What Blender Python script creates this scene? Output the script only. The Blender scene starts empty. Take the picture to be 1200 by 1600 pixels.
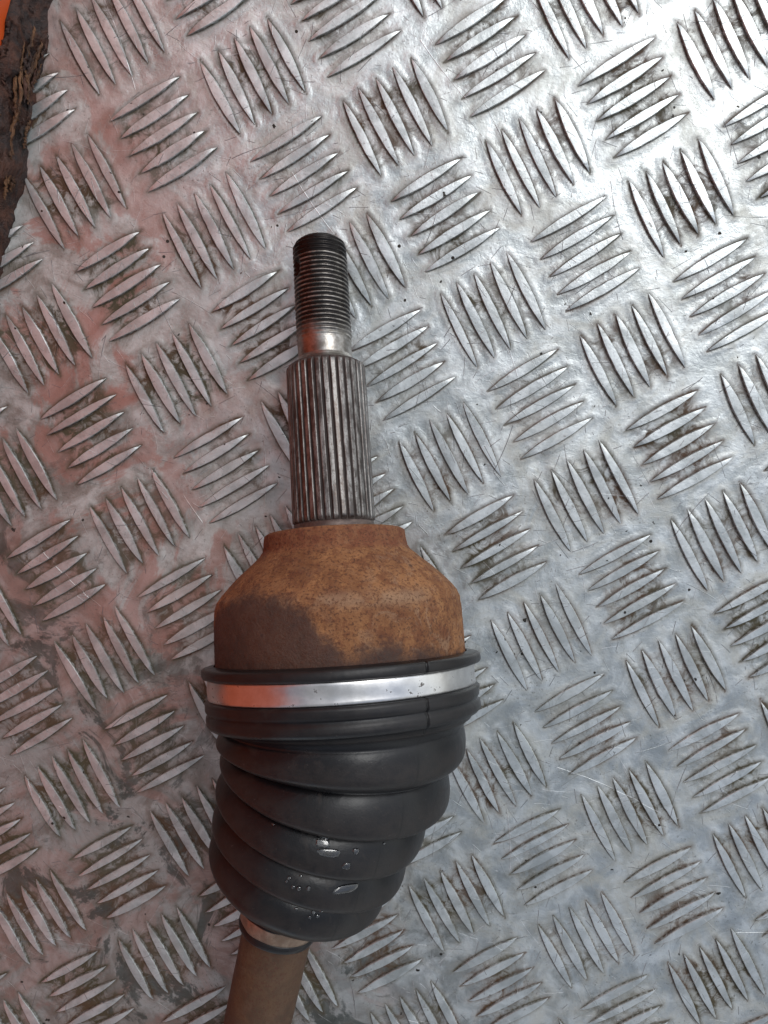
import bpy, math, random
import numpy as np
from mathutils import Vector, Matrix, noise as mnoise
from mathutils.bvhtree import BVHTree

random.seed(7)
RNG = np.random.default_rng(11)
SC = bpy.context.scene
COL = SC.collection
PI = math.pi

# ---------------------------------------------------------------- camera
H = 0.27696                                    # camera height above the plate (m)
R = np.array([[0.9993337892, 0.0035804532, -0.0363202152],
              [0.0, -0.9951761054, -0.0981046341],
              [-0.0364962694, 0.0980392757, -0.9945131084]])
cam = bpy.data.cameras.new('camera')
cam_o = bpy.data.objects.new('camera', cam)
COL.objects.link(cam_o)
cx_, cy_, cz_ = R[:, 0], -R[:, 1], -R[:, 2]
cam_o.matrix_world = Matrix(((cx_[0], cy_[0], cz_[0], 0), (cx_[1], cy_[1], cz_[1], 0),
                             (cx_[2], cy_[2], cz_[2], H), (0, 0, 0, 1)))
cam.sensor_fit = 'HORIZONTAL'
cam.sensor_width = 36
cam.lens = 36
cam.clip_start = 0.005
cam.clip_end = 60
SC.camera = cam_o

# ---------------------------------------------------------------- sky and sun
SUN_EL, SUN_AZ = math.radians(50), math.radians(40)     # azimuth from +Y towards +X
w = bpy.data.worlds.new('World')
SC.world = w
w.use_nodes = True
sk = w.node_tree.nodes.new('ShaderNodeTexSky')
sk.sky_type = 'NISHITA'
sk.sun_disc = False
sk.sun_elevation = SUN_EL
sk.sun_rotation = SUN_AZ
sk.air_density = 1.0
sk.dust_density = 1.2
sk.ozone_density = 1.0
bg = w.node_tree.nodes['Background']
_t = w.node_tree                                # thin broken cloud: the clear sky half veiled in grey-white
_tc = _t.nodes.new('ShaderNodeTexCoord')
_nz = _t.nodes.new('ShaderNodeTexNoise')
_nz.inputs['Scale'].default_value = 2.2
_nz.inputs['Detail'].default_value = 5
_t.links.new(_tc.outputs['Generated'], _nz.inputs['Vector'])
_mr = _t.nodes.new('ShaderNodeMapRange')
_mr.interpolation_type = 'SMOOTHSTEP'
for _i, _v in enumerate((.38, .62, .55, 1.0)):
    _mr.inputs[_i + 1].default_value = _v
_t.links.new(_nz.outputs['Fac'], _mr.inputs[0])
_bw = _t.nodes.new('ShaderNodeRGBToBW')
_t.links.new(sk.outputs[0], _bw.inputs[0])
_cl = _t.nodes.new('ShaderNodeMix')
_cl.data_type = 'RGBA'
_cl.blend_type = 'MULTIPLY'
_cl.inputs[0].default_value = 1
_t.links.new(_bw.outputs[0], _cl.inputs[6])
_cl.inputs[7].default_value = (1.12, 1.16, 1.18, 1)
_mx = _t.nodes.new('ShaderNodeMix')
_mx.data_type = 'RGBA'
_t.links.new(_mr.outputs[0], _mx.inputs[0])
_t.links.new(sk.outputs[0], _mx.inputs[6])
_t.links.new(_cl.outputs[2], _mx.inputs[7])
_t.links.new(_mx.outputs[2], bg.inputs[0])
bg.inputs[1].default_value = 0.15
sl = bpy.data.lights.new('sun', 'SUN')
sl.energy = 0.6
sl.angle = math.radians(24)
sl.color = (1.0, 0.985, 0.96)
sun = bpy.data.objects.new('sun', sl)
COL.objects.link(sun)
sd = Vector((math.sin(SUN_AZ) * math.cos(SUN_EL), math.cos(SUN_AZ) * math.cos(SUN_EL), math.sin(SUN_EL)))
sun.rotation_euler = sd.to_track_quat('Z', 'Y').to_euler()
SC.view_settings.view_transform = 'Standard'
SC.view_settings.look = 'None'
SC.view_settings.gamma = 1
SC.view_settings.exposure = 0.5


# ---------------------------------------------------------------- geometry helpers
def link(name, me, mat=None, parent=None):
    o = bpy.data.objects.new(name, me)
    COL.objects.link(o)
    if mat is not None and len(me.materials) == 0:
        me.materials.append(mat)
    if parent is not None:
        o.parent = parent
    return o


def mesh(name, verts, faces, smooth=True, attrs=None):
    me = bpy.data.meshes.new(name)
    me.from_pydata([tuple(map(float, v)) for v in verts], [], [tuple(map(int, f)) for f in faces])
    if smooth:
        me.polygons.foreach_set('use_smooth', [True] * len(me.polygons))
    if attrs:
        for k, a in attrs.items():
            at = me.attributes.new(k, 'FLOAT', 'POINT')
            at.data.foreach_set('value', np.asarray(a, dtype=np.float32).ravel())
    me.update()
    return me


def grid_faces(nu, nv, wrap_v=True):
    f = []
    for i in range(nu - 1):
        for j in range(nv if wrap_v else nv - 1):
            j2 = (j + 1) % nv
            f.append((i * nv + j, i * nv + j2, (i + 1) * nv + j2, (i + 1) * nv + j))
    return f


def thing(name, label, cat, loc=(0, 0, 0), group=None):
    o = bpy.data.objects.new(name, None)
    COL.objects.link(o)
    o.location = loc
    o.empty_display_size = 0.01
    o['label'] = label
    o['category'] = cat
    if group:
        o['group'] = group
    return o


class VNoise:                                   # smooth value noise on a periodic lattice
    def __init__(self, seed):
        self.t = np.random.default_rng(seed).random((64, 64))

    def __call__(self, x, y):
        xi, yi = np.floor(x).astype(int), np.floor(y).astype(int)
        fx, fy = x - xi, y - yi
        fx, fy = fx * fx * (3 - 2 * fx), fy * fy * (3 - 2 * fy)
        t = self.t
        a, b = t[xi % 64, yi % 64], t[(xi + 1) % 64, yi % 64]
        c, d = t[xi % 64, (yi + 1) % 64], t[(xi + 1) % 64, (yi + 1) % 64]
        return (a * (1 - fx) + b * fx) * (1 - fy) + (c * (1 - fx) + d * fx) * fy


# ---------------------------------------------------------------- node helpers
class NT:
    def __init__(self, name):
        self.m = bpy.data.materials.new(name)
        self.m.use_nodes = True
        self.t = self.m.node_tree
        self.t.nodes.clear()
        self.out = self.n('ShaderNodeOutputMaterial')
        self.b = self.n('ShaderNodeBsdfPrincipled')
        self.l(self.b.outputs[0], self.out.inputs[0])
        self.tc = self.n('ShaderNodeTexCoord')
        self.co = self.tc.outputs['Object']

    def n(self, ty, **kw):
        nd = self.t.nodes.new(ty)
        for k, v in kw.items():
            setattr(nd, k, v)
        return nd

    def l(self, a, b):
        self.t.links.new(a, b)

    def put(self, sock, v):
        if isinstance(v, bpy.types.NodeSocket):
            self.l(v, sock)
        elif isinstance(v, (tuple, list)) and len(v) == 3 and sock.type == 'RGBA':
            sock.default_value = (*v, 1)
        else:
            sock.default_value = v

    def set(self, **kw):
        for k, v in kw.items():
            self.put(self.b.inputs[k.replace('_', ' ')], v)

    def noise(self, scale, detail=4, rough=.55, co=None, dist=0.0):
        nd = self.n('ShaderNodeTexNoise')
        self.l(co or self.co, nd.inputs['Vector'])
        nd.inputs['Scale'].default_value = scale
        nd.inputs['Detail'].default_value = detail
        nd.inputs['Roughness'].default_value = rough
        nd.inputs['Distortion'].default_value = dist
        return nd.outputs['Fac']

    def math(self, op, a, b=None, c=None, clamp=False):
        nd = self.n('ShaderNodeMath', operation=op, use_clamp=clamp)
        for i, v in enumerate((a, b, c)):
            if v is not None:
                self.put(nd.inputs[i], v)
        return nd.outputs[0]

    def ramp(self, x, lo, hi, a=0.0, b=1.0):                  # smooth map of lo..hi to a..b
        nd = self.n('ShaderNodeMapRange', interpolation_type='SMOOTHSTEP')
        self.put(nd.inputs[0], x)
        for i, v in enumerate((lo, hi, a, b)):
            nd.inputs[i + 1].default_value = v
        return nd.outputs[0]

    def mix(self, f, a, b):
        nd = self.n('ShaderNodeMix', data_type='RGBA')
        self.put(nd.inputs[0], f)
        self.put(nd.inputs[6], a)
        self.put(nd.inputs[7], b)
        return nd.outputs[2]

    def fmix(self, f, a, b):
        nd = self.n('ShaderNodeMix', data_type='FLOAT')
        self.put(nd.inputs[0], f)
        self.put(nd.inputs[2], a)
        self.put(nd.inputs[3], b)
        return nd.outputs[0]

    def attr(self, name):
        return self.n('ShaderNodeAttribute', attribute_name=name).outputs['Fac']

    def sep(self, co=None):
        nd = self.n('ShaderNodeSeparateXYZ')
        self.l(co or self.co, nd.inputs[0])
        return nd.outputs

    def mapping(self, scale=(1, 1, 1), rot=(0, 0, 0), loc=(0, 0, 0), co=None):
        nd = self.n('ShaderNodeMapping')
        self.l(co or self.co, nd.inputs[0])
        nd.inputs['Scale'].default_value = scale
        nd.inputs['Rotation'].default_value = rot
        nd.inputs['Location'].default_value = loc
        return nd.outputs[0]

    def bump(self, h, dist, strength=1.0, prev=None):
        nd = self.n('ShaderNodeBump')
        self.put(nd.inputs['Height'], h)
        nd.inputs['Distance'].default_value = dist
        nd.inputs['Strength'].default_value = strength
        if prev is not None:
            self.l(prev, nd.inputs['Normal'])
        return nd.outputs[0]

    def voro(self, scale, feature='F1', co=None, rnd=1.0):
        nd = self.n('ShaderNodeTexVoronoi', feature=feature)
        self.l(co or self.co, nd.inputs['Vector'])
        nd.inputs['Scale'].default_value = scale
        nd.inputs['Randomness'].default_value = rnd
        return nd

    def scratches(self, scale, width, length, seed, keep=.6, curve=0.0):
        """one thin straight line at a random angle in each voronoi cell"""
        mp = self.mapping(loc=(seed * 1.37, seed * .71, 0))
        flat = self.n('ShaderNodeVectorMath', operation='MULTIPLY')
        self.l(mp, flat.inputs[0])
        flat.inputs[1].default_value = (1, 1, 0)
        v = self.voro(scale, co=flat.outputs[0])
        sub = self.n('ShaderNodeVectorMath', operation='SUBTRACT')
        self.l(flat.outputs[0], sub.inputs[0])
        self.l(v.outputs['Position'], sub.inputs[1])
        rs = self.n('ShaderNodeSeparateColor')
        self.l(v.outputs['Color'], rs.inputs[0])
        ang = self.math('MULTIPLY', rs.outputs[0], 6.283)
        rot = self.n('ShaderNodeVectorRotate', rotation_type='Z_AXIS')
        self.l(sub.outputs[0], rot.inputs['Vector'])
        self.l(ang, rot.inputs['Angle'])
        s = self.sep(rot.outputs[0])
        y = s[1]
        if curve:
            y = self.math('ADD', y, self.math('MULTIPLY', self.math('MULTIPLY', s[0], s[0]), curve))
        ax = self.math('ABSOLUTE', s[0])
        ay = self.math('ABSOLUTE', y)
        ln = self.math('MULTIPLY', rs.outputs[1], length)
        a = self.math('LESS_THAN', ax, ln)
        b = self.ramp(ay, width * .4, width, 1, 0)
        k = self.math('LESS_THAN', rs.outputs[2], keep)
        return self.math('MULTIPLY', self.math('MULTIPLY', a, b), k)


# ---------------------------------------------------------------- materials
def metal_floor(name, bar):
    k = NT(name)
    x, y, z = k.sep()
    if bar:                                           # bars share meshes: use the position in the place
        g = k.n('ShaderNodeNewGeometry')
        k.co = g.outputs['Position']
        x, y, z = k.sep()
        edge = k.attr('edge')
        rnd = k.n('ShaderNodeObjectInfo').outputs['Random']
    n1 = k.noise(14, 3, .6)
    n2 = k.noise(95, 5, .65, dist=.6)
    n3 = k.noise(700, 4, .6)
    n4 = k.noise(2600, 2, .6)
    big = k.noise(7, 2, .5, dist=.5)
    clean = k.mix(k.ramp(n2, .34, .66), (.46, .49, .49), (.70, .735, .74))
    # left side of the plate: reddish oxide film with crisp tide marks, fading out to the right
    lw_ = k.math('ADD', k.math('ADD', x, k.math('MULTIPLY', y, .25)), k.math('MULTIPLY', k.math('SUBTRACT', k.noise(13, 5, .7, co=k.mapping(loc=(8, 3, 0)), dist=.6), .5), .16))
    left = k.ramp(lw_, -.125, -.025, 1, 0)
    low = k.ramp(k.math('ADD', k.math('ADD', y, k.math('MULTIPLY', x, 1.3)), k.math('MULTIPLY', k.math('SUBTRACT', n2, .5), .22)), -.30, -.10, 1, 0)  # lower-left mask: carries the painted dimming and places the dark blotches
    rn = k.noise(24, 6, .62, co=k.mapping(loc=(3.1, 1.7, 0)), dist=1.2)
    red = k.math('MULTIPLY', k.math('MULTIPLY', k.ramp(rn, .47, .54), left), k.math('SUBTRACT', 1.0, k.math('MULTIPLY', low, .65)))
    if bar:
        left, low = k.math('MULTIPLY', left, .18), k.math('MULTIPLY', low, .25)
    # dull oxide / limescale film
    film = k.ramp(k.noise(40, 6, .68, dist=1.5), .40, .72)
    film = k.math('MAXIMUM', film, k.math('MULTIPLY', left, .7))
    if bar:
        dirt = k.math('MULTIPLY', edge, k.ramp(n3, .25, .6))
        dirt = k.math('MAXIMUM', dirt, k.math('MULTIPLY', k.ramp(k.noise(420, 5, .7), .60, .72), .55))
        red = k.math('MULTIPLY', red, .18)
        film = k.math('MULTIPLY', film, .35)
    else:
        near = k.attr('near')
        grp = k.attr('group')
        d1 = k.math('MULTIPLY', near, k.ramp(k.noise(260, 5, .7, dist=1), .30, .52, .45, 1))
        d2 = k.math('MULTIPLY', grp, k.ramp(k.noise(130, 6, .72, dist=1.2), .40, .66))
        dirt = k.math('ADD', k.math('MULTIPLY', d1, 1.0), k.math('MULTIPLY', d2, k.fmix(left, .85, 1.25)), clamp=True)
        dirt = k.math('MULTIPLY', dirt, k.math('MAXIMUM', k.ramp(k.noise(19, 4, .6, dist=.8), .40, .58, .45, 1.0), k.math('MULTIPLY', left, .9)))
        dirt = k.math('MAXIMUM', dirt, k.math('MULTIPLY', k.ramp(near, .35, .9), .85))
        dirt = k.math('MAXIMUM', dirt, k.math('MULTIPLY', k.ramp(k.noise(55, 8, .8, dist=.8), .64, .72), .45))
    # black specks
    vs = k.voro(260)
    speck = k.math('MULTIPLY', k.math('LESS_THAN', vs.outputs['Distance'], .16),
                   k.math('LESS_THAN', k.noise(120, 2), .36))
    vs2 = k.voro(70)
    speck2 = k.math('MULTIPLY', k.math('LESS_THAN', vs2.outputs['Distance'], k.ramp(n3, .3, .7, .02, .09)),
                    k.math('GREATER_THAN', k.noise(33, 2), .60))
    # scratches
    s1 = k.scratches(38, .00016, .011, 1, .75, 6)
    s2 = k.scratches(90, .00013, .006, 2, .7, 12)
    s3 = k.scratches(22, .00020, .022, 3, .45, 3)
    s4 = k.scratches(150, .00014, .0045, 4, .6)
    pal = k.math('MULTIPLY', k.math('MAXIMUM', s2, s3), k.ramp(n3, .35, .6))
    dk = k.math('MULTIPLY', k.math('MAXIMUM', s1, s4), k.ramp(n2, .38, .6))
    c = k.mix(k.math('MULTIPLY', film, .60), clean, (.42, .41, .355))
    c = k.mix(k.math('MULTIPLY', left, .55), c, k.mix(k.ramp(k.noise(48, 6, .7, co=k.mapping(loc=(2, 9, 0)), dist=1), .40, .60), (.15, .115, .085), (.56, .59, .58)))
    c = k.mix(k.math('MULTIPLY', low, .42), c, (.075, .055, .050))  # dimmer reflection at lower left, painted into the colour as brown-grey
    c = k.mix(k.math("MULTIPLY", red, .74), c, (.34, .125, .090))
    dcol = k.mix(k.ramp(k.noise(35, 3), .42, .60), (.060, .050, .026), (.078, .043, .022))
    grit = k.math('MULTIPLY', k.ramp(k.noise(900, 4, .75), .56, .66), k.ramp(k.noise(70, 5, .7), .42, .60))
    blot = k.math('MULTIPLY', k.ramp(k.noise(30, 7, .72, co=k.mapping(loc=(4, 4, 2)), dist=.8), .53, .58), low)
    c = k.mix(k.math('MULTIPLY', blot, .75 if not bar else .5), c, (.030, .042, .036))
    c = k.mix(k.math('MULTIPLY', grit, .62 if not bar else .40), c, (.12, .11, .09))
    c = k.mix(dirt, c, dcol)
    c = k.mix(k.math('MULTIPLY', pal, k.fmix(left, .42, .14)), c, (.80, .80, .82))
    c = k.mix(k.math('MULTIPLY', dk, .8), c, (.10, .10, .11))
    c = k.mix(k.math('MAXIMUM', speck, speck2), c, (.035, .03, .025))
    rough = k.fmix(film, k.ramp(n2, .3, .7, .30, .44), .55)
    rough = k.fmix(dirt, rough, .72)
    met = k.fmix(dirt, k.fmix(left, k.fmix(film, .92, .66), .50 if not bar else .2), .12)
    met = k.math('MULTIPLY', met, k.math('SUBTRACT', 1.0, k.math('MULTIPLY', red, .45)))
    if bar:
        rough = k.fmix(.7, rough, .40)
        met = k.math('MULTIPLY', met, .88)
    k.set(Base_Color=c, Roughness=rough, Metallic=met)
    b = k.bump(n1, .0015, 1.0) if not bar else None
    b = k.bump(n2, .00022 if not bar else .00016, 1.0, b)
    if not bar:
        b = k.bump(k.math('MULTIPLY', k.noise(230, 3, .6, dist=.4), k.ramp(grp, .1, .9, .10, 1)), .00030, 1.0, b)
    b = k.bump(n3, .00010 if not bar else .00008, 1.0, b)
    b = k.bump(n4, .000022, 1.0, b)
    b = k.bump(k.math('MAXIMUM', s1, k.math('MAXIMUM', s2, k.math('MAXIMUM', s3, s4))), .00006, -1.0 and 1.0, b)
    k.l(b, k.b.inputs['Normal'])
    return k.m


def rust_mat(name, base=(.160, .068, .031), tube=False):
    k = NT(name)
    n1, n2, n3 = k.noise(70, 6, .7, dist=.6), k.noise(260, 5, .72), k.noise(1250, 4, .7)
    n4 = k.noise(18, 3, .5)
    c = k.mix(k.ramp(n1, .30, .70), base, (.310, .148, .064) if not tube else (.098, .056, .031))
    c = k.mix(k.ramp(n2, .46, .62, 0, .68), c, (.125, .047, .026) if not tube else (.10, .060, .038))
    c = k.mix(k.ramp(k.noise(330, 4, .7, co=k.mapping(loc=(5, 2, 1))), .60, .72, 0, .6), c, (.33, .17, .07) if not tube else (.12, .072, .040))
    x, y, z = k.sep()
    right = k.ramp(x, -.005, .030)
    pale = k.math('MULTIPLY', k.ramp(k.noise(120, 6, .75, dist=1.2), .50, .64), k.fmix(right, .10, .45))
    if not tube:
        # greyed, rubbed ring around the shoulder edge
        sh = k.attr('shoulder')
        pale = k.math('MAXIMUM', pale, k.math('MULTIPLY', sh, k.ramp(k.noise(90, 4, .6), .42, .62, 0, .6)))
        c = k.mix(pale, c, (.30, .20, .13))
        c = k.mix(k.math('MULTIPLY', k.attr('neck'), k.ramp(n2, .3, .6, .35, .8)), c, (.150, .052, .030))
        st = k.attr('stain')
        stm = k.ramp(k.math('ADD', st, k.math('MULTIPLY', k.math('SUBTRACT', n2, .5), .9)), .22, .78)
        c = k.mix(k.math('MULTIPLY', stm, .93), c, k.mix(k.ramp(n1, .35, .65), (.045, .029, .025), (.068, .038, .030)))
        vs = k.voro(170)
        pit = k.math('MULTIPLY', k.math('LESS_THAN', vs.outputs['Distance'], .13), k.math('GREATER_THAN', k.noise(70, 2), .56))
        c = k.mix(k.math('MULTIPLY', pit, .8), c, (.05, .03, .025))
        rough = k.fmix(stm, k.ramp(n2, .3, .7, .72, .92), .62)
    else:
        c = k.mix(k.ramp(k.noise(26, 4, .6, co=k.mapping(scale=(1, .35, 1)), dist=.6), .44, .62, 0, .85), c, (.042, .032, .030))
        c = k.mix(k.math('MULTIPLY', right, 0.0), c, (.3, .2, .1))
        rough = k.ramp(n2, .3, .7, .48, .68)
    g = k.ramp(n3, .50, .62, 0, .75)
    c = k.mix(g, c, (.075, .032, .020))
    k.set(Base_Color=c, Roughness=rough, Metallic=.0)
    k.b.inputs['Specular IOR Level'].default_value = .2
    b = k.bump(n2, .00040 if not tube else .00008)
    b = k.bump(n3, .00030 if not tube else .00005, 1, b)
    k.l(b, k.b.inputs['Normal'])
    return k.m


def steel_mat(name, kind):
    k = NT(name)
    n2, n3 = k.noise(260, 5, .7), k.noise(1500, 3, .6)
    if kind == 'thread':
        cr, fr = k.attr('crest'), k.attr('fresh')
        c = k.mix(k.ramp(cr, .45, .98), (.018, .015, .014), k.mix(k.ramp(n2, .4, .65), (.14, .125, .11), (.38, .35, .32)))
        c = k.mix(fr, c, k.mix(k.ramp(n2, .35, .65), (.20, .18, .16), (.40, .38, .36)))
        k.set(Base_Color=c, Metallic=k.fmix(fr, .75, 1.0), Roughness=k.fmix(fr, k.ramp(n2, .3, .7, .20, .42), .34))
        b = k.bump(n3, .00004)
    elif kind == 'spline':
        cr = k.attr('crest')
        n5 = k.noise(420, 4, .7, co=k.mapping(scale=(1, .25, 1)))
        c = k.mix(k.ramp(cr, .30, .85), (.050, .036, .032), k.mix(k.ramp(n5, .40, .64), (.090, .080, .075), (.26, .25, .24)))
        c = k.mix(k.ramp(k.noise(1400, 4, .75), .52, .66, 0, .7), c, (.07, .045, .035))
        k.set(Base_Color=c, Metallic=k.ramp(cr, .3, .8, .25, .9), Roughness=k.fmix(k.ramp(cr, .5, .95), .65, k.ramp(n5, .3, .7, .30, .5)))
        b = k.bump(n2, .00010)
        b = k.bump(n3, .00005, 1, b)
    elif kind == 'collar':
        c = k.mix(k.ramp(n2, .4, .6), (.085, .062, .055), (.15, .11, .095))
        k.set(Base_Color=c, Metallic=.5, Roughness=.5)
        b = k.bump(n2, .0001)
    else:                                         # clamp band
        sp = k.math('MULTIPLY', k.ramp(k.noise(260, 4, .8), .62, .67), 1.0)
        c = k.mix(k.ramp(n2, .3, .7), (.62, .61, .60), (.74, .73, .72)) if kind == 'clamp' else k.mix(k.ramp(n2, .3, .7), (.38, .27, .19), (.56, .46, .37))
        c = k.mix(k.math('MULTIPLY', sp, .85), c, (.05, .035, .025))
        g = k.math('MULTIPLY', k.attr('grime'), k.ramp(k.noise(150, 4, .6), .30, .62, .35, 1))
        c = k.mix(g, c, (.11, .065, .040))
        k.set(Base_Color=c, Metallic=k.fmix(g, .97, .2), Roughness=k.fmix(g, k.ramp(n2, .3, .7, .28, .36), .6))
        b = k.bump(k.noise(60, 2), .0006)
        b = k.bump(n3, .00001, 1, b)
    k.l(b, k.b.inputs['Normal'])
    return k.m


def rubber_mat():
    k = NT('black_rubber')
    n1, n2, n3 = k.noise(35, 4, .6, dist=.5), k.noise(300, 5, .7), k.noise(1800, 3, .6)
    c = k.mix(k.ramp(n1, .35, .65), (.005, .005, .006), (.009, .009, .0105))
    dust = k.math('MAXIMUM', k.math('MULTIPLY', k.attr('crest'), k.ramp(n2, .30, .60, .3, 1)), k.math('MULTIPLY', k.ramp(k.noise(55, 6, .75, dist=.8), .54, .66), .45))
    c = k.mix(k.math('MULTIPLY', dust, .75), c, (.040, .031, .026))
    c = k.mix(k.ramp(k.noise(800, 4, .8), .66, .72, 0, .5), c, (.13, .11, .10))
    c = k.mix(k.math('MULTIPLY', k.attr('seam'), .9), c, (.003, .003, .003))
    ro = k.ramp(n1, .35, .65, .27, .42)
    k.set(Base_Color=c, Roughness=k.fmix(dust, ro, .62))
    k.b.inputs['Specular IOR Level'].default_value = .34
    b = k.bump(n1, .0005)
    b = k.bump(n2, .00005, 1, b)
    b = k.bump(n3, .00003, 1, b)
    k.l(b, k.b.inputs['Normal'])
    return k.m


def water_mat():
    k = NT('water')
    k.set(Base_Color=(1, 1, 1), Roughness=.02, IOR=1.75)
    k.b.inputs['Transmission Weight'].default_value = 1
    return k.m


def paint_mat():
    k = NT('orange_paint')
    n = k.noise(60, 5, .7)
    c = k.mix(k.ramp(n, .35, .7), (.62, .088, .014), (.54, .072, .014))
    c = k.mix(k.ramp(k.noise(160, 6, .8), .68, .74, 0, .8), c, (.14, .05, .02))
    k.set(Base_Color=c, Roughness=.42)
    b = k.bump(k.noise(500, 3), .00005)
    k.l(b, k.b.inputs['Normal'])
    return k.m


def crust_mat(name, light):
    k = NT(name)
    n1, n2, n3 = k.noise(60, 5, .7, dist=1), k.noise(300, 6, .75), k.noise(1200, 4, .7)
    if light:
        fib = k.noise(500, 4, .6, co=k.mapping(scale=(1, .12, 1)))
        c = k.mix(k.ramp(fib, .35, .62), (.045, .018, .008), (.17, .078, .032))
    else:
        c = k.mix(k.ramp(n1, .40, .62), (.020, .011, .010), (.075, .025, .012))
        c = k.mix(k.ramp(n2, .62, .74, 0, .35), c, (.13, .11, .12))
    k.set(Base_Color=c, Roughness=k.ramp(n2, .3, .7, .35, .8))
    b = k.bump(n1, .002)
    b = k.bump(n2, .0008, 1, b)
    b = k.bump(n3, .0002, 1, b)
    k.l(b, k.b.inputs['Normal'])
    return k.m


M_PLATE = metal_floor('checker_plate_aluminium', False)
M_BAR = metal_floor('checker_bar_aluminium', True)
M_HOUSING = rust_mat('rusted_housing')
M_TUBE = rust_mat('rusty_tube', (.060, .036, .023), tube=True)
M_THREAD = steel_mat('greasy_thread', 'thread')
M_SPLINE = steel_mat('worn_spline', 'spline')
M_COLLAR = steel_mat('dull_collar', 'collar')
M_CLAMP = steel_mat('bright_clamp', 'clamp')
M_BRONZE = steel_mat('stained_clamp', 'bronze')
M_RUBBER = rubber_mat()
M_WATER = water_mat()
M_PAINT = paint_mat()
M_CRUST = crust_mat('rust_crust', False)
M_SPLINTER = crust_mat('rust_splinter', True)

# ---------------------------------------------------------------- the checker plate floor
O = np.array([-0.104315, 0.13757541])
U = np.array([0.03195806, 0.01876768])
V = np.array([0.01710574, -0.03279188])
Binv = np.linalg.inv(np.array([U, V]).T)
LU, LV = np.linalg.norm(U), np.linalg.norm(V)
BAR_L, BAR_W, STEP = .0145, .00170, .182          # half length, half width (m), spacing in cells


def cell_frame(x, y):
    """nearest cell, and metric coordinates along / across its bars"""
    q = np.stack([x - O[0], y - O[1]])
    ab = np.tensordot(Binv, q, axes=1)
    ij = np.round(ab)
    fr = ab - ij
    par = (ij[0] + ij[1]).astype(int) % 2          # 0: bars run along V, 1: along U
    al = np.where(par == 0, fr[1] * LV, fr[0] * LU)
    ac = np.where(par == 0, fr[0] * LU, fr[1] * LV)
    return al, ac


def bar_distance(x, y):
    al, ac = cell_frame(x, y)
    st = STEP * LU
    k = np.clip(np.round(ac / st), -2, 2)
    p = np.abs(ac - k * st)
    t = np.clip(np.abs(al) / BAR_L, 0, 1)
    d = p - BAR_W * (1 - t * t)
    over = np.maximum(np.abs(al) - BAR_L, 0)
    d = np.where(over > 0, np.hypot(p, over), d)
    g = np.maximum(np.abs(al) - .0115, np.abs(ac) - .0135)
    return d, g


def axis_coords(lo, hi, flo, fhi, fine):
    a = np.arange(flo, fhi, fine)
    left = flo - np.cumsum(np.geomspace(fine, .03, 40))
    left = left[left > lo][::-1]
    right = a[-1] + np.cumsum(np.geomspace(fine, .03, 40))
    right = right[right < hi]
    return np.concatenate([[lo], left, a, right, [hi]])


nA, nB, nC = VNoise(1), VNoise(2), VNoise(3)
gx = axis_coords(-.75, .75, -.168, .160, .0008)
gy = axis_coords(-.75, .75, -.228, .180, .0008)
GX, GY = np.meshgrid(gx, gy, indexing='ij')
dist, gdist = bar_distance(GX, GY)
near = np.exp(-np.maximum(dist, 0) / .0008)
grp = 1 / (1 + np.exp(gdist / .0011))
wav = (nA(GX * 28, GY * 28) - .5) * .00035 + (nB(GX * 75, GY * 75) - .5) * .00016 + (nC(GX * 210, GY * 210) - .5) * .00006
lip = .00020 * np.exp(-((dist - .0011) / .0006) ** 2)
GZ = wav - .00025 * grp * (1 - near) + lip
for _ in range(46):                                # dents knocked into the sheet
    px, py, r = RNG.uniform(-.15, .14), RNG.uniform(-.2, .17), RNG.uniform(.002, .006)
    GZ -= RNG.uniform(.0001, .0004) * np.exp(-((GX - px) ** 2 + (GY - py) ** 2) / r ** 2)
nxg, nyg = len(gx), len(gy)
verts = np.stack([GX, GY, GZ], -1).reshape(-1, 3)
ii, jj = np.meshgrid(np.arange(nxg - 1), np.arange(nyg - 1), indexing='ij')
base = (ii * nyg + jj).ravel()
fc = np.stack([base, base + nyg, base + nyg + 1, base + 1], -1)
me = bpy.data.meshes.new('floor')
me.vertices.add(len(verts))
me.vertices.foreach_set('co', verts.astype(np.float32).ravel())
me.loops.add(fc.size)
me.loops.foreach_set('vertex_index', fc.astype(np.int32).ravel())
me.polygons.add(len(fc))
me.polygons.foreach_set('loop_start', np.arange(0, fc.size, 4, dtype=np.int32))
me.polygons.foreach_set('use_smooth', np.ones(len(fc), bool))
me.update(calc_edges=True)
for nm, a in (('near', near), ('group', grp)):
    at = me.attributes.new(nm, 'FLOAT', 'POINT')
    at.data.foreach_set('value', a.astype(np.float32).ravel())
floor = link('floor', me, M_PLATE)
floor['kind'] = 'structure'


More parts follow.
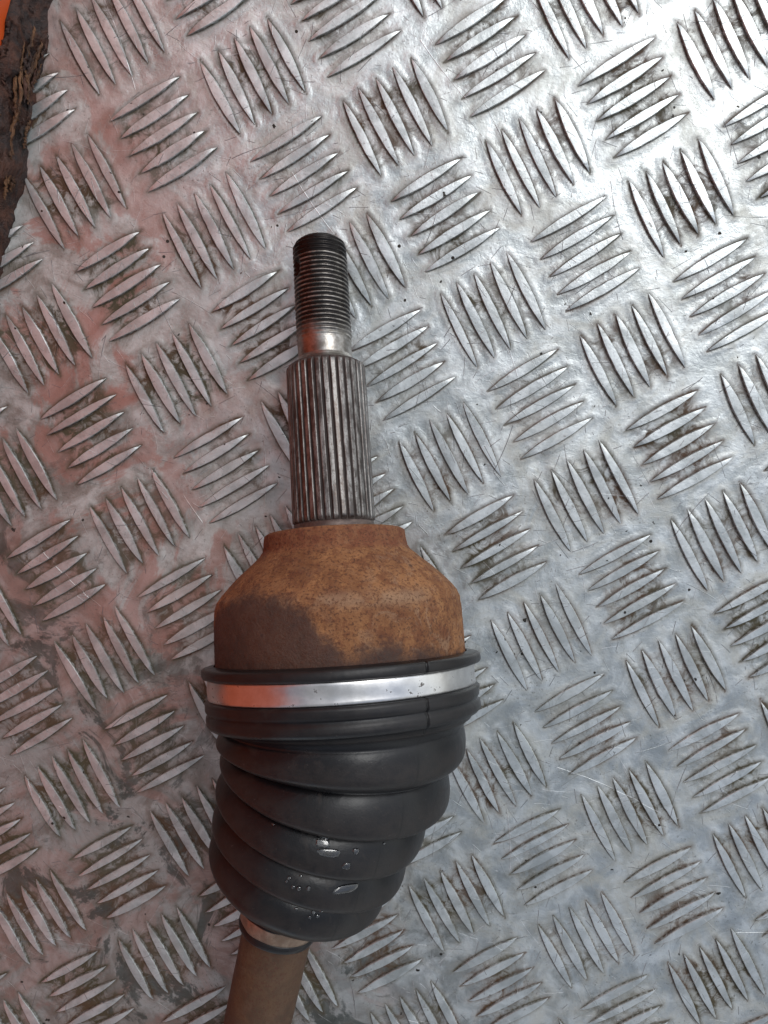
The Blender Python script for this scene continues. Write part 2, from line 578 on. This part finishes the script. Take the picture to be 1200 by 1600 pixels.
def bar_mesh(seed):
    """one raised lens-shaped tread, long axis on X"""
    rg = random.Random(seed)
    n = 15
    vs, ed = [], []
    skew = rg.uniform(-.12, .12)
    damage = rg.random() < .35
    dpos, damp = rg.uniform(-.6, .6), rg.uniform(.15, .35)
    wl = BAR_W * rg.uniform(.94, 1.06)
    for i in range(n):
        t = -1 + 2 * i / (n - 1)
        t = math.copysign(abs(t) ** .85, t)
        w_ = wl * (1 - t * t) + .00005
        hgt = .00110 * (1 - abs(t) ** 7) + .00006
        cyo = skew * wl * t * .6 + rg.uniform(-.02, .02) * wl
        nick = math.exp(-((t - dpos) / .07) ** 2) * damp if damage else 0
        lw, rw = w_ * (1 + rg.uniform(-.04, .04)), w_ * (1 + rg.uniform(-.04, .04) - nick * .8)
        row = [(-lw - .00022, -.0006, 1), (-lw - .00004, .00010, 1), (-lw * .97, hgt * .72, .75), (-lw * .84, hgt * .97, 0),
               (0, hgt * (1.02 - nick * .4), 0),
               (rw * .84, hgt * (.97 - nick), 0), (rw * .97, hgt * (.72 - nick), .75), (rw + .00004, .00010, 1), (rw + .00022, -.0006, 1)]
        for yy, zz, e in row:
            vs.append((t * BAR_L, yy + cyo, zz))
            ed.append(e if abs(t) < .93 else max(e, .6))
    f = grid_faces(n, 9, False)
    me_ = mesh('tread_bar', vs, f, True, {'edge': ed})
    me_.set_sharp_from_angle(angle=math.radians(24))
    return me_


BARS = [bar_mesh(s) for s in range(18)]
for b in BARS:
    b.materials.append(M_BAR)


def project(P):
    c = (np.asarray(P) - np.array([0, 0, H])) @ R
    return c[..., 0] / c[..., 2] * 1200 + 600, c[..., 1] / c[..., 2] * 1200 + 800


seen, rest = [], []
for i in range(-22, 26):
    for j in range(-20, 28):
        c = O + i * U + j * V
        if abs(c[0]) > .42 or abs(c[1] + .02) > .46:
            continue
        par = (i + j) % 2
        dv, sv = (V / LV, U) if par == 0 else (U / LU, V)
        for k in range(-2, 3):
            p = c + sv * STEP * k * (1 if par == 0 else 1.0)
            rg = random.Random(i * 977 + j * 131 + k)
            p = p + np.array([rg.gauss(0, .00012), rg.gauss(0, .00012)])
            ang = math.atan2(dv[1], dv[0]) + rg.gauss(0, .010) + (PI if rg.random() < .5 else 0)
            tips = [np.array([*(p + s * dv * BAR_L), 0]) for s in (-1, -.5, 0, .5, 1)]
            vis = False
            for q in tips:
                X, Y = project(q)
                if -4 < X < 1204 and -4 < Y < 1604:
                    under = (345 < X < 715 and 900 < Y < 1440) or (470 < X < 570 and 420 < Y < 860) or (360 < X < 450 and Y > 1440)
                    vis = vis or not under
            X, Y = project(tips[2])
            rec = (p, ang, BARS[rg.randrange(len(BARS))], rg.uniform(.92, 1.06), rg.uniform(.90, 1.07), math.hypot(X - 600, Y - 800))
            (seen if vis else rest).append(rec)
seen.sort(key=lambda r: r[5])
print('bars seen', len(seen), 'rest', len(rest))
rest += seen[300:]
seen = seen[:300]
for p, ang, bm_, sx, sy, _ in seen:
    o = bpy.data.objects.new('tread_bar', bm_)
    COL.objects.link(o)
    o.parent = floor
    o.location = (p[0], p[1], 0)
    o.rotation_euler = (random.gauss(0, .022), random.gauss(0, .006), ang)
    gw = random.Random(round(p[0] * 28) * 31 + round(p[1] * 28)).uniform(.84, 1.08)
    o.scale = (sx, sy, gw * random.uniform(.9, 1.08))
vs, fs, es = [], [], []
for p, ang, bm_, sx, sy, _ in rest:
    off = len(vs)
    ca, sa = math.cos(ang), math.sin(ang)
    for v_ in bm_.vertices:
        a, b = v_.co.x * sx, v_.co.y * sy
        vs.append((p[0] + ca * a - sa * b, p[1] + sa * a + ca * b, v_.co.z))
    es += [d.value for d in bm_.attributes['edge'].data]
    fs += [tuple(off + q for q in pl.vertices) for pl in bm_.polygons]
if vs:
    me = mesh('tread_bars', vs, fs, True, {'edge': es})
    me.set_sharp_from_angle(angle=math.radians(24))
    o = link('tread_bars', me, M_BAR, floor)
    o['kind'] = 'stuff'

# ---------------------------------------------------------------- the drive shaft
P0 = Vector((-0.02690149, 0, 0.02662101))
A = Vector((-0.06852711, 0.97429516, -0.21459958)).normalized()      # points at the threaded tip
E1 = A.cross(Vector((0, 0, 1))).normalized()                        # towards image right
E2 = E1.cross(A)                                                    # up
shaft = thing('drive_shaft', 'rusty drive shaft with threaded splined tip and black rubber boot lying on checker plate',
              'drive shaft', (P0.x, -.075, 0))
SH = Vector(shaft.location)


def revolve(name, prof, mat, nseg=96, rfun=None, attrs=None, twist=0.0, parent=shaft):
    """prof: list of (s, r). rfun(s, r, phi) may change r; phi is 0 on top, positive to the right"""
    vs = []
    av = {k: [] for k in (attrs or {})}
    for s, r in prof:
        for j in range(nseg):
            phi = (2 * PI * j / nseg - (s - .02) * twist) % (2 * PI)
            rr = rfun(s, r, phi if phi <= PI else phi - 2 * PI) if rfun else r
            p = P0 + A * s + (E1 * math.sin(phi) + E2 * math.cos(phi)) * rr
            vs.append(p - SH)
            for k in av:
                av[k].append(attrs[k](s, rr, phi if phi <= PI else phi - 2 * PI))
    f = grid_faces(len(prof), nseg)
    f = [t[::-1] for t in f]
    me_ = mesh(name, vs, f, True, av)
    return link(name, me_, mat, parent)


def lerp_prof(pts, ds):
    out = []
    for (s0, r0), (s1, r1) in zip(pts, pts[1:]):
        n = max(1, int(abs(s1 - s0) / ds + abs(r1 - r0) / ds))
        for i in range(n):
            out.append((s0 + (s1 - s0) * i / n, r0 + (r1 - r0) * i / n))
    out.append(pts[-1])
    return out


def smoothstep(a, b, x):
    t = min(1, max(0, (x - a) / (b - a)))
    return t * t * (3 - 2 * t)


# threaded end
TR, PITCH = .00905, .00150
prof = lerp_prof([(.0665, .0001), (.0665, .0070), (.0652, .0086), (.0640, TR), (.0335, TR + .0002), (.0300, .00885), (.0262, .00875), (.0250, .0094), (.0236, .0116)], .00016)


def thread_r(s, r, phi):
    d = .00052 * smoothstep(.0298, .0345, s) * (1 - smoothstep(.0655, .0664, s)) + .0
    u_ = (s / PITCH + phi / (2 * PI)) % 1
    tri = abs(2 * u_ - 1) ** .8
    rr = r - d * tri
    # staked slot on the left flank near the tip
    g = math.exp(-((phi + 1.02) / .20) ** 4) * math.exp(-((s - .0562) / .0026) ** 4)
    return rr - .0016 * g


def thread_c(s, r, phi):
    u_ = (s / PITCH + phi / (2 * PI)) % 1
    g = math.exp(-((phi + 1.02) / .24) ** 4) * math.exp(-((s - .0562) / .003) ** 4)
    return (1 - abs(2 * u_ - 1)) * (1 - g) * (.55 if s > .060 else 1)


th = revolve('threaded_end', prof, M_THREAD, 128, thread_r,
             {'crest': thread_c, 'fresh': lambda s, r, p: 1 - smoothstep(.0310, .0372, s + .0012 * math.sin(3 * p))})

# splines
NT_ = 33


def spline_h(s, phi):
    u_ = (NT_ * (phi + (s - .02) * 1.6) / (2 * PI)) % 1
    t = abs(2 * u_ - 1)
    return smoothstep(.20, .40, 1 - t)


def spline_r(s, r, phi):
    full = smoothstep(.0232, .0218, s) if s > .01 else smoothstep(-.0268, -.0252, s)
    full = (1 - smoothstep(.0218, .0232, s)) * smoothstep(-.0292, -.0278, s)
    return r - .00105 * (1 - spline_h(s, phi)) * full - (0 if full > 0 else 0)


sp = lerp_prof([(.0238, .0112), (.0230, .0124), (.0222, .01300), (-.0280, .01325), (-.0286, .0125), (-.0292, .0124)], .0012)
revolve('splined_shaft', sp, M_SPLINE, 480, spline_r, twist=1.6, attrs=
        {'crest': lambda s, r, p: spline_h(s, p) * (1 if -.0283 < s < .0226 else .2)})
revolve('plain_collar', lerp_prof([(-.0286, .0122), (-.0288, .0129), (-.0322, .0131)], .001), M_COLLAR, 96)

# housing
hp = [(-.0313, .0122), (-.0312, .0200), (-.0314, .0214), (-.0321, .02235), (-.0345, .02265), (-.0368, .0229), (-.0382, .0238),
      (-.0400, .0258), (-.0435, .0298), (-.0470, .0335), (-.0498, .0361), (-.0518, .0376), (-.0540, .0384), (-.0570, .0387), (-.0640, .0388), (-.0760, .0389)]


def house_r(s, r, phi):
    q = Vector((math.sin(phi) * 18, math.cos(phi) * 18, s * 420))
    return r + mnoise.fractal(q, 1, 2, 4) * .00022 * min(1, r / .02)


def stain(s, r, phi):
    # height of the dark soaked area above the boot lip, by angle
    d = math.degrees(phi)
    pts = [(-180, .012), (-100, .006), (-75, .013), (-58, .0195), (-35, .0235), (-20, .0215), (-8, .017), (2, .0085), (8, .0045), (16, .0060), (28, .0060), (36, .0040),
           (46, .0040), (60, .0010), (80, .0010), (180, .012)]
    hh = 0
    for (a, ha), (b, hb) in zip(pts, pts[1:]):
        if a <= d <= b:
            hh = ha + (hb - ha) * smoothstep(a, b, d)
    q = Vector((math.sin(phi) * 6, math.cos(phi) * 6, s * 160))
    e = (hh - (s + .0726)) + mnoise.fractal(q, 1, 2, 4) * .0012
    return .5 + e / .0105


prof = lerp_prof(hp, .0008)
revolve('joint_housing', prof, M_HOUSING, 220, house_r,
        {'stain': stain, 'neck': lambda s, r, p: (1 - smoothstep(.0002, .0012, abs(s + .0325) - .0010)) * .0 + smoothstep(-.0392, -.0372, s) * (.9 if s < -.0318 else .35),
         'shoulder': lambda s, r, p: math.exp(-((s + .0535) / .0022) ** 2)})

# boot lip, clamp, collar of the boot: straight on the housing axis
def wobble(s, r, phi):
    return r + .00012 * math.sin(3 * phi + s * 900) + mnoise.noise(Vector((math.sin(phi) * 3, math.cos(phi) * 3, s * 100))) * .00018


SEAM = math.radians(37)


def boot_r(s, r, phi):
    g = math.exp(-((phi - SEAM) / .008) ** 2)
    # small torn step of the lip beside the moulding seam
    return wobble(s, r, phi) - .00035 * g + (.0002 if phi > SEAM else 0)


lip = [(-.0708, .0392), (-.0711, .0415), (-.0714, .0426), (-.0720, .0430), (-.0736, .0431), (-.0742, .0428), (-.0745, .0418), (-.0746, .0408),
       (-.0808, .0408), (-.0810, .0418), (-.0815, .0423), (-.0834, .0422), (-.0841, .0420), (-.0846, .0413), (-.0850, .0413), (-.0856, .0419),
       (-.0866, .0421), (-.0880, .0420), (-.0890, .0412), (-.0895, .0398)]


def lip_shift(s, r, phi):
    return boot_r(s, r, phi)


# bellows: rings swept from the joint axis round to the tube axis
D0 = -A
rings = [  # centre, radius, lateral angle, pitch angle, crest?
    ((-.0206, -.0873, .0455), .0392, .045, .190, 0),
    ((-.0207, -.0888, .0460), .0366, .015, .160, 0),
    ((-.0215, -.0940, .0465), .0384, -.035, .112, 1),
    ((-.0220, -.0975, .0469), .0322, -.090, .080, 0),
    ((-.0235, -.1041, .0473), .0358, -.198, .010, 1),
    ((-.0250, -.1078, .0472), .0298, -.225, -.010, 0),
    ((-.0279, -.1150, .0470), .0334, -.278, -.045, 1),
    ((-.0292, -.1188, .0467), .0282, -.300, -.038, 0),
    ((-.0318, -.1266, .0462), .0316, -.337, -.020, 1),
    ((-.0332, -.1302, .0460), .0262, -.343, -.025, 0),
    ((-.0359, -.1368, .0455), .0289, -.353, -.036, 1),
    ((-.0385, -.1440, .0453), .0180, -.320, -.040, 0),
    ((-.0400, -.1475, .0451), .0142, -.270, -.035, 0),
    ((-.0412, -.1500, .0450), .0138, -.240, -.030, 0),
]


def ring_pos(c, r, al, be, phi):
    nrm = Vector((math.sin(al), -math.cos(al) * math.cos(be), math.sin(be))).normalized()
    e1 = (-nrm).cross(Vector((0, 0, 1))).normalized()
    e2 = e1.cross(-nrm)
    return Vector(c) + (e1 * math.sin(phi) + e2 * math.cos(phi)) * r


def cat(p0, p1, p2, p3, t):
    return .5 * ((2 * p1) + (-p0 + p2) * t + (2 * p0 - 5 * p1 + 4 * p2 - p3) * t * t + (-p0 + 3 * p1 - 3 * p2 + p3) * t ** 3)


BASE = sorted(list(np.linspace(-PI, PI, 150, endpoint=False) + .011) + [-.024, -.016, -.010, -.005, 0, .005, .010, .016, .024])
NS = len(BASE)


def seam_at(q):
    return math.radians(38.5 - 8.5 * q)


rows, crest = [], []
flat = [np.array([*c, r, al, be, k], float) for c, r, al, be, k in rings]
for i in range(len(flat) - 1):
    a, b = flat[i], flat[i + 1]
    pm = flat[max(i - 1, 0)]
    pn = flat[min(i + 2, len(flat) - 1)]
    n = 12 if i < 11 else 5
    for q in range(n):
        t = q / n
        m = cat(pm, a, b, pn, t)
        if a[6] != b[6] or (i == 10):
            # round crests, tight valleys
            ph = t if b[3] > a[3] else 1 - t
            sh_ = math.sin(ph * PI / 2) ** (.80 if b[3] > a[3] else .42)
            lo, hi = min(a[3], b[3]), max(a[3], b[3])
            if i == 10:
                sh_ = math.cos(t * PI / 2) ** .75
            m[3] = lo + (hi - lo) * sh_
        elif i < 2:
            m[3] = a[3] + (b[3] - a[3]) * t
        rows.append(m)
        crest.append(np.interp(m[3], [min(a[3], b[3]), max(a[3], b[3])], [0, 1]) if i < 11 else 0)
rows.append(flat[-1])
crest.append(0)
bv, bc, bs = [], [], []
lp = lerp_prof(lip, .0006)
for s, r in lp:
    for dphi in BASE:
        pp = phi = seam_at(0) + dphi
        rr = wobble(s, r, pp) - .0005 * math.exp(-(dphi / .006) ** 2) + (.00022 if 0 < dphi < 1.2 else 0)
        bv.append(P0 + A * s + (E1 * math.sin(phi) + E2 * math.cos(phi)) * rr - SH)
        bc.append(.25 if r > .0418 else 0)
        bs.append(math.exp(-(dphi / .009) ** 2))
for qi, (m, cq) in enumerate(zip(rows, crest)):
    for dphi in BASE:
        pp = phi = seam_at(qi / len(rows)) + dphi
        rr = m[3] 
        nn = mnoise.noise(Vector((m[0] * 60 + math.sin(phi) * 2, m[1] * 120, math.cos(phi) * 2))) * .00035
        bv.append(ring_pos(m[:3], rr + nn, m[4], m[5], phi) - SH)
        bc.append(max(0, cq - .6) * 1.2)
        bs.append(math.exp(-(dphi / .009) ** 2) * .7)
bf = [t[::-1] for t in grid_faces(len(lp) + len(rows), NS)]
boot = link('rubber_boot', mesh('rubber_boot', bv, bf, True, {'crest': bc, 'seam': bs}), M_RUBBER, shaft)

# bright clamp band
cl = lerp_prof([(-.0747, .0407), (-.0746, .04125), (-.0748, .0414), (-.0805, .0413), (-.0807, .0411), (-.0806, .0407)], .0007)
revolve('large_clamp', cl, M_CLAMP, 128, lambda s, r, p: wobble(s, r, p),
        {'grime': lambda s, r, p: smoothstep(-1.12, -1.35, p) if False else max(1 - smoothstep(-1.38, -1.02, p), .35 * smoothstep(-.0795, -.0802, s) if False else 0)})

# small end: clamp, lip and the tube
S0 = Vector((-.0406, -.1485, .0450))
S1 = Vector((-.0519, -.2000, .0440))
TD = (S1 - S0).normalized()
T1 = (-TD).cross(Vector((0, 0, 1))).normalized()
T2 = T1.cross(-TD)


def tube(name, prof_, mat, nseg=96, wob=0, attrs=None, parent=shaft):
    vs_ = []
    av = {k: [] for k in (attrs or {})}
    for s, r in prof_:
        for j in range(nseg):
            phi = 2 * PI * j / nseg
            rr = r + wob * mnoise.noise(Vector((math.sin(phi) * 2, math.cos(phi) * 2, s * 150)))
            vs_.append(S0 + TD * s + (T1 * math.sin(phi) + T2 * math.cos(phi)) * rr - SH)
            for k in av:
                av[k].append(attrs[k](s, rr, phi))
    return link(name, mesh(name, vs_, [t[::-1] for t in grid_faces(len(prof_), nseg)], True, av), mat, parent)


tube('small_clamp', lerp_prof([(.0000, .0120), (.0005, .0129), (.0010, .0130), (.0066, .0127), (.0069, .0120)], .0008), M_BRONZE, 96, .0004,
     {'grime': lambda s, r, p: .80})
o = tube('boot_small_lip', lerp_prof([(.0062, .0112), (.0068, .0126), (.0078, .0129), (.0090, .0127), (.0096, .0117), (.0096, .0108)], .0004), M_RUBBER, 96, .0003,
         {'crest': lambda s, r, p: .2}, boot)
tube('shaft_tube', [(q, .01085 + .0004 * (1 - smoothstep(0, .06, q))) for q in np.arange(-.01, .40, .004)], M_TUBE, 96, .00010)

# ---------------------------------------------------------------- orange panel with its rusted foot
LA = np.array([-.1487 - 0.0, .0645])            # foot line on the plate (filled below from two points)


def hit(px, py, z=0.0):
    d = R @ np.array([(px - 600) / 1200, (py - 800) / 1200, 1.0])
    return np.array([0, 0, H]) + d * (z - H) / d[2]


FA, FB = hit(2, 400), hit(84, 0)
FD = Vector(FB - FA).normalized()
FN = Vector((FD.y, -FD.x, 0))                    # towards the plate
FO = Vector(FA)
panel = thing('orange_panel', 'orange painted steel panel with flaking rusted foot at the upper left of the plate', 'metal panel', FO)


def pn(s, d, z):
    return FD * s + FN * d + Vector((0, 0, z))


def foot(s):                                     # foot line wanders a little
    return .0012 * math.sin(s * 60) + .0016 * mnoise.fractal(Vector((s * 45, 0, 3)), 1, 2, 4)


vs, n_s, n_z = [], 900, 34
ss = np.linspace(-.60, .44, n_s)
for s in ss:
    top = .0148 + .003 * mnoise.fractal(Vector((s * 60, 7, 0)), 1, 2, 5) + .002 * math.sin(s * 37 + 1)
    for j in range(n_z):
        t = j / (n_z - 1)
        z = -.0005 + t * top
        bulge = -.0048 * t ** .7 + .0006
        q = Vector((s * 110, z * 110, 1.3))
        dd = mnoise.fractal(q, .8, 2.1, 7) * .0024
        st = .0016 * math.floor(2.2 * (mnoise.noise(Vector((s * 55, z * 70, 9))) + 1)) / 2
        edge = .0 if j < n_z - 2 else -.004
        vs.append(pn(s, foot(s) + bulge + dd * (.3 + t) + st * .8 + edge, z))
link('rust_band', mesh('rust_band', vs, [f for f in grid_faces(n_s, n_z, False)], True), M_CRUST, panel)
# painted sheet, ragged lower edge, folded rim on top
vs, n_s = [], 300
for s in np.linspace(-.75, .45, n_s):
    lo = .0142 + .0025 * mnoise.fractal(Vector((s * 80, 2, 5)), .9, 2, 5)
    d = -.0062 + .0004 * math.sin(s * 30)
    for (dd, z) in ((-.002, lo), (0, lo + .0003), (0, .06), (.0, .15), (0, .27), (.001, .277), (-.010, .279), (-.011, .272), (-.002, .271), (-.002, lo)):
        vs.append(pn(s, d + dd, z))
link('painted_sheet', mesh('painted_sheet', vs, grid_faces(n_s, 10, False), False), M_PAINT, panel)


def splinter(name, s0, s1, d, z0, z1, wd, seed, mat):
    rg = random.Random(seed)
    n, m = 14, 7
    v = []
    for i in range(n):
        t = i / (n - 1)
        r = wd * (math.sin(PI * min(1, t * .92 + .04)) ** .5) * rg.uniform(.75, 1.2)
        c = pn(s0 + (s1 - s0) * t, foot(s0 + (s1 - s0) * t) + d + rg.uniform(-.0004, .0004), z0 + (z1 - z0) * t + rg.uniform(-.0004, .0004))
        for j in range(m):
            a = 2 * PI * j / m
            k_ = rg.uniform(.6, 1.25)
            v.append(c + (FN * math.cos(a) * r * .75 + Vector((0, 0, 1)) * math.sin(a) * r) * k_)
    f = grid_faces(n, m)
    f += [tuple(range(m)), tuple(range((n - 1) * m, n * m))]
    link(name, mesh(name, v, f, True), mat, panel)


rf = random.Random(5)
for q in range(34):
    c_ = rf.choice([.028, .040, .050, .058, .064]) + rf.gauss(0, .004)
    ln = rf.uniform(.006, .018) * (1 if rf.random() < .7 else .5)
    z_ = rf.uniform(.002, .009)
    d_ = .0012 - z_ * .22 + rf.uniform(-.0006, .0012)
    splinter('rust_splinter', c_ - ln / 2, c_ + ln / 2, d_, z_, z_ + rf.uniform(-.0015, .0025), rf.uniform(.00045, .0011), 40 + q, M_SPLINTER if q % 3 else M_CRUST)
for q in range(22):                              # loose scales of rust higher up
    c_ = rf.uniform(0, .10)
    z_ = rf.uniform(.006, .015)
    ln = rf.uniform(.003, .008)
    splinter('rust_scale', c_ - ln / 2, c_ + ln / 2, -.0008 - z_ * .25, z_, z_ + rf.uniform(-.001, .001), rf.uniform(.0008, .0018), 90 + q, M_CRUST if q % 3 else M_SPLINTER)

# ---------------------------------------------------------------- water on the boot
bvh = BVHTree.FromPolygons([v_.co + SH for v_ in boot.data.vertices], [tuple(p.vertices) for p in boot.data.polygons])


def drop(name, label, px, py, rx, ry, ang, hgt, seed, group=None, rag=.22):
    eye = Vector((0, 0, H))
    d = Vector(hit(px, py)) - eye
    loc, nor, idx, _ = bvh.ray_cast(eye, d.normalized())
    if loc is None:
        return
    if nor.dot(d) > 0:
        nor = -nor
    ax = Vector((math.cos(ang), math.sin(ang), 0))
    ax = (ax - nor * ax.dot(nor)).normalized()
    ay = nor.cross(ax)
    rg = random.Random(seed)
    nr, na = 7, 30
    v = []
    lobes = [(rg.uniform(0, 6.28), rg.uniform(.4, 1)) for _ in range(4)]

    def surf(p):
        l2, n2, _, _ = bvh.ray_cast(p + nor * .01, -nor)
        return l2 if l2 is not None else p
    c0 = surf(loc)
    v.append(c0 + nor * hgt - loc)
    for i in range(1, nr + 1):
        t = i / nr
        for j in range(na):
            a = 2 * PI * j / na
            k_ = 1 + rag * sum(w_ * math.sin(a * (n_ + 1) + ph) for n_, (ph, w_) in enumerate(lobes)) / 3
            p = loc + ax * math.cos(a) * rx * t * k_ + ay * math.sin(a) * ry * t * k_
            q = surf(p)
            hh = hgt * max(0, 1 - t ** 3) ** .5 - (.00006 if i == nr else 0)
            v.append(q + nor * hh - loc)
    f = [(0, 1 + j, 1 + (j + 1) % na) for j in range(na)]
    for i in range(nr - 1):
        for j in range(na):
            a, b = 1 + i * na + j, 1 + i * na + (j + 1) % na
            f.append((a, a + na, b + na, b))
    o_ = link(name, mesh(name, v, f, True), M_WATER)
    o_.location = loc
    o_['label'] = label
    o_['category'] = 'water drop'
    if group:
        o_['group'] = group


drop('water_puddle', 'rounded puddle of water, highest of the puddles on the black rubber boot', 504, 1317, .0022, .0014, -.2, .0003, 1)
drop('water_puddle', 'long thin streak of water just below the largest puddle on the boot', 514, 1333, .0033, .0012, -.15, .0003, 2)
drop('water_puddle', 'tapering puddle of water beside the boot seam on the fourth fold', 540, 1389, .0040, .0013, .1, .0003, 3)
drop('water_puddle', 'faint round water bead right of the long streak on the boot', 556, 1330, .0010, .0009, 0, .0003, 4)
drop('water_puddle', 'round water bead below the long streak, above the fold crease', 542, 1353, .0014, .0009, 0, .0003, 5)
UP = 'tiny water drop clustered on the fourth boot fold, left of the tapering puddle'
LO = 'tiny water drop clustered on the lowest boot fold, above its rim'
for q, (px, py, r, lb, gr) in enumerate([
        (452, 1372, .0006, UP, 1), (458, 1386, .0006, UP, 1), (467, 1388, .0007, UP, 1), (482, 1388, .0007, UP, 1), (470, 1369, .0005, UP, 1),
        (448, 1377, .0004, UP, 1), (463, 1420, .0005, LO, 2), (490, 1425, .0007, LO, 2), (496, 1431, .0006, LO, 2), (484, 1433, .0005, LO, 2),
        (502, 1424, .0004, LO, 2),
        (427, 1288, .0005, 'single tiny water drop far to the left of the puddles on the third fold', 0),
        (600, 1318, .0005, 'single tiny water drop right of the puddles, just under the second fold', 0)]):
    drop('water_drop', lb, px, py, r, r, 0, r * .55, 20 + q,
         [None, 'tiny water drops clustered on the fourth fold', 'tiny water drops clustered on the lowest fold'][gr], .12)
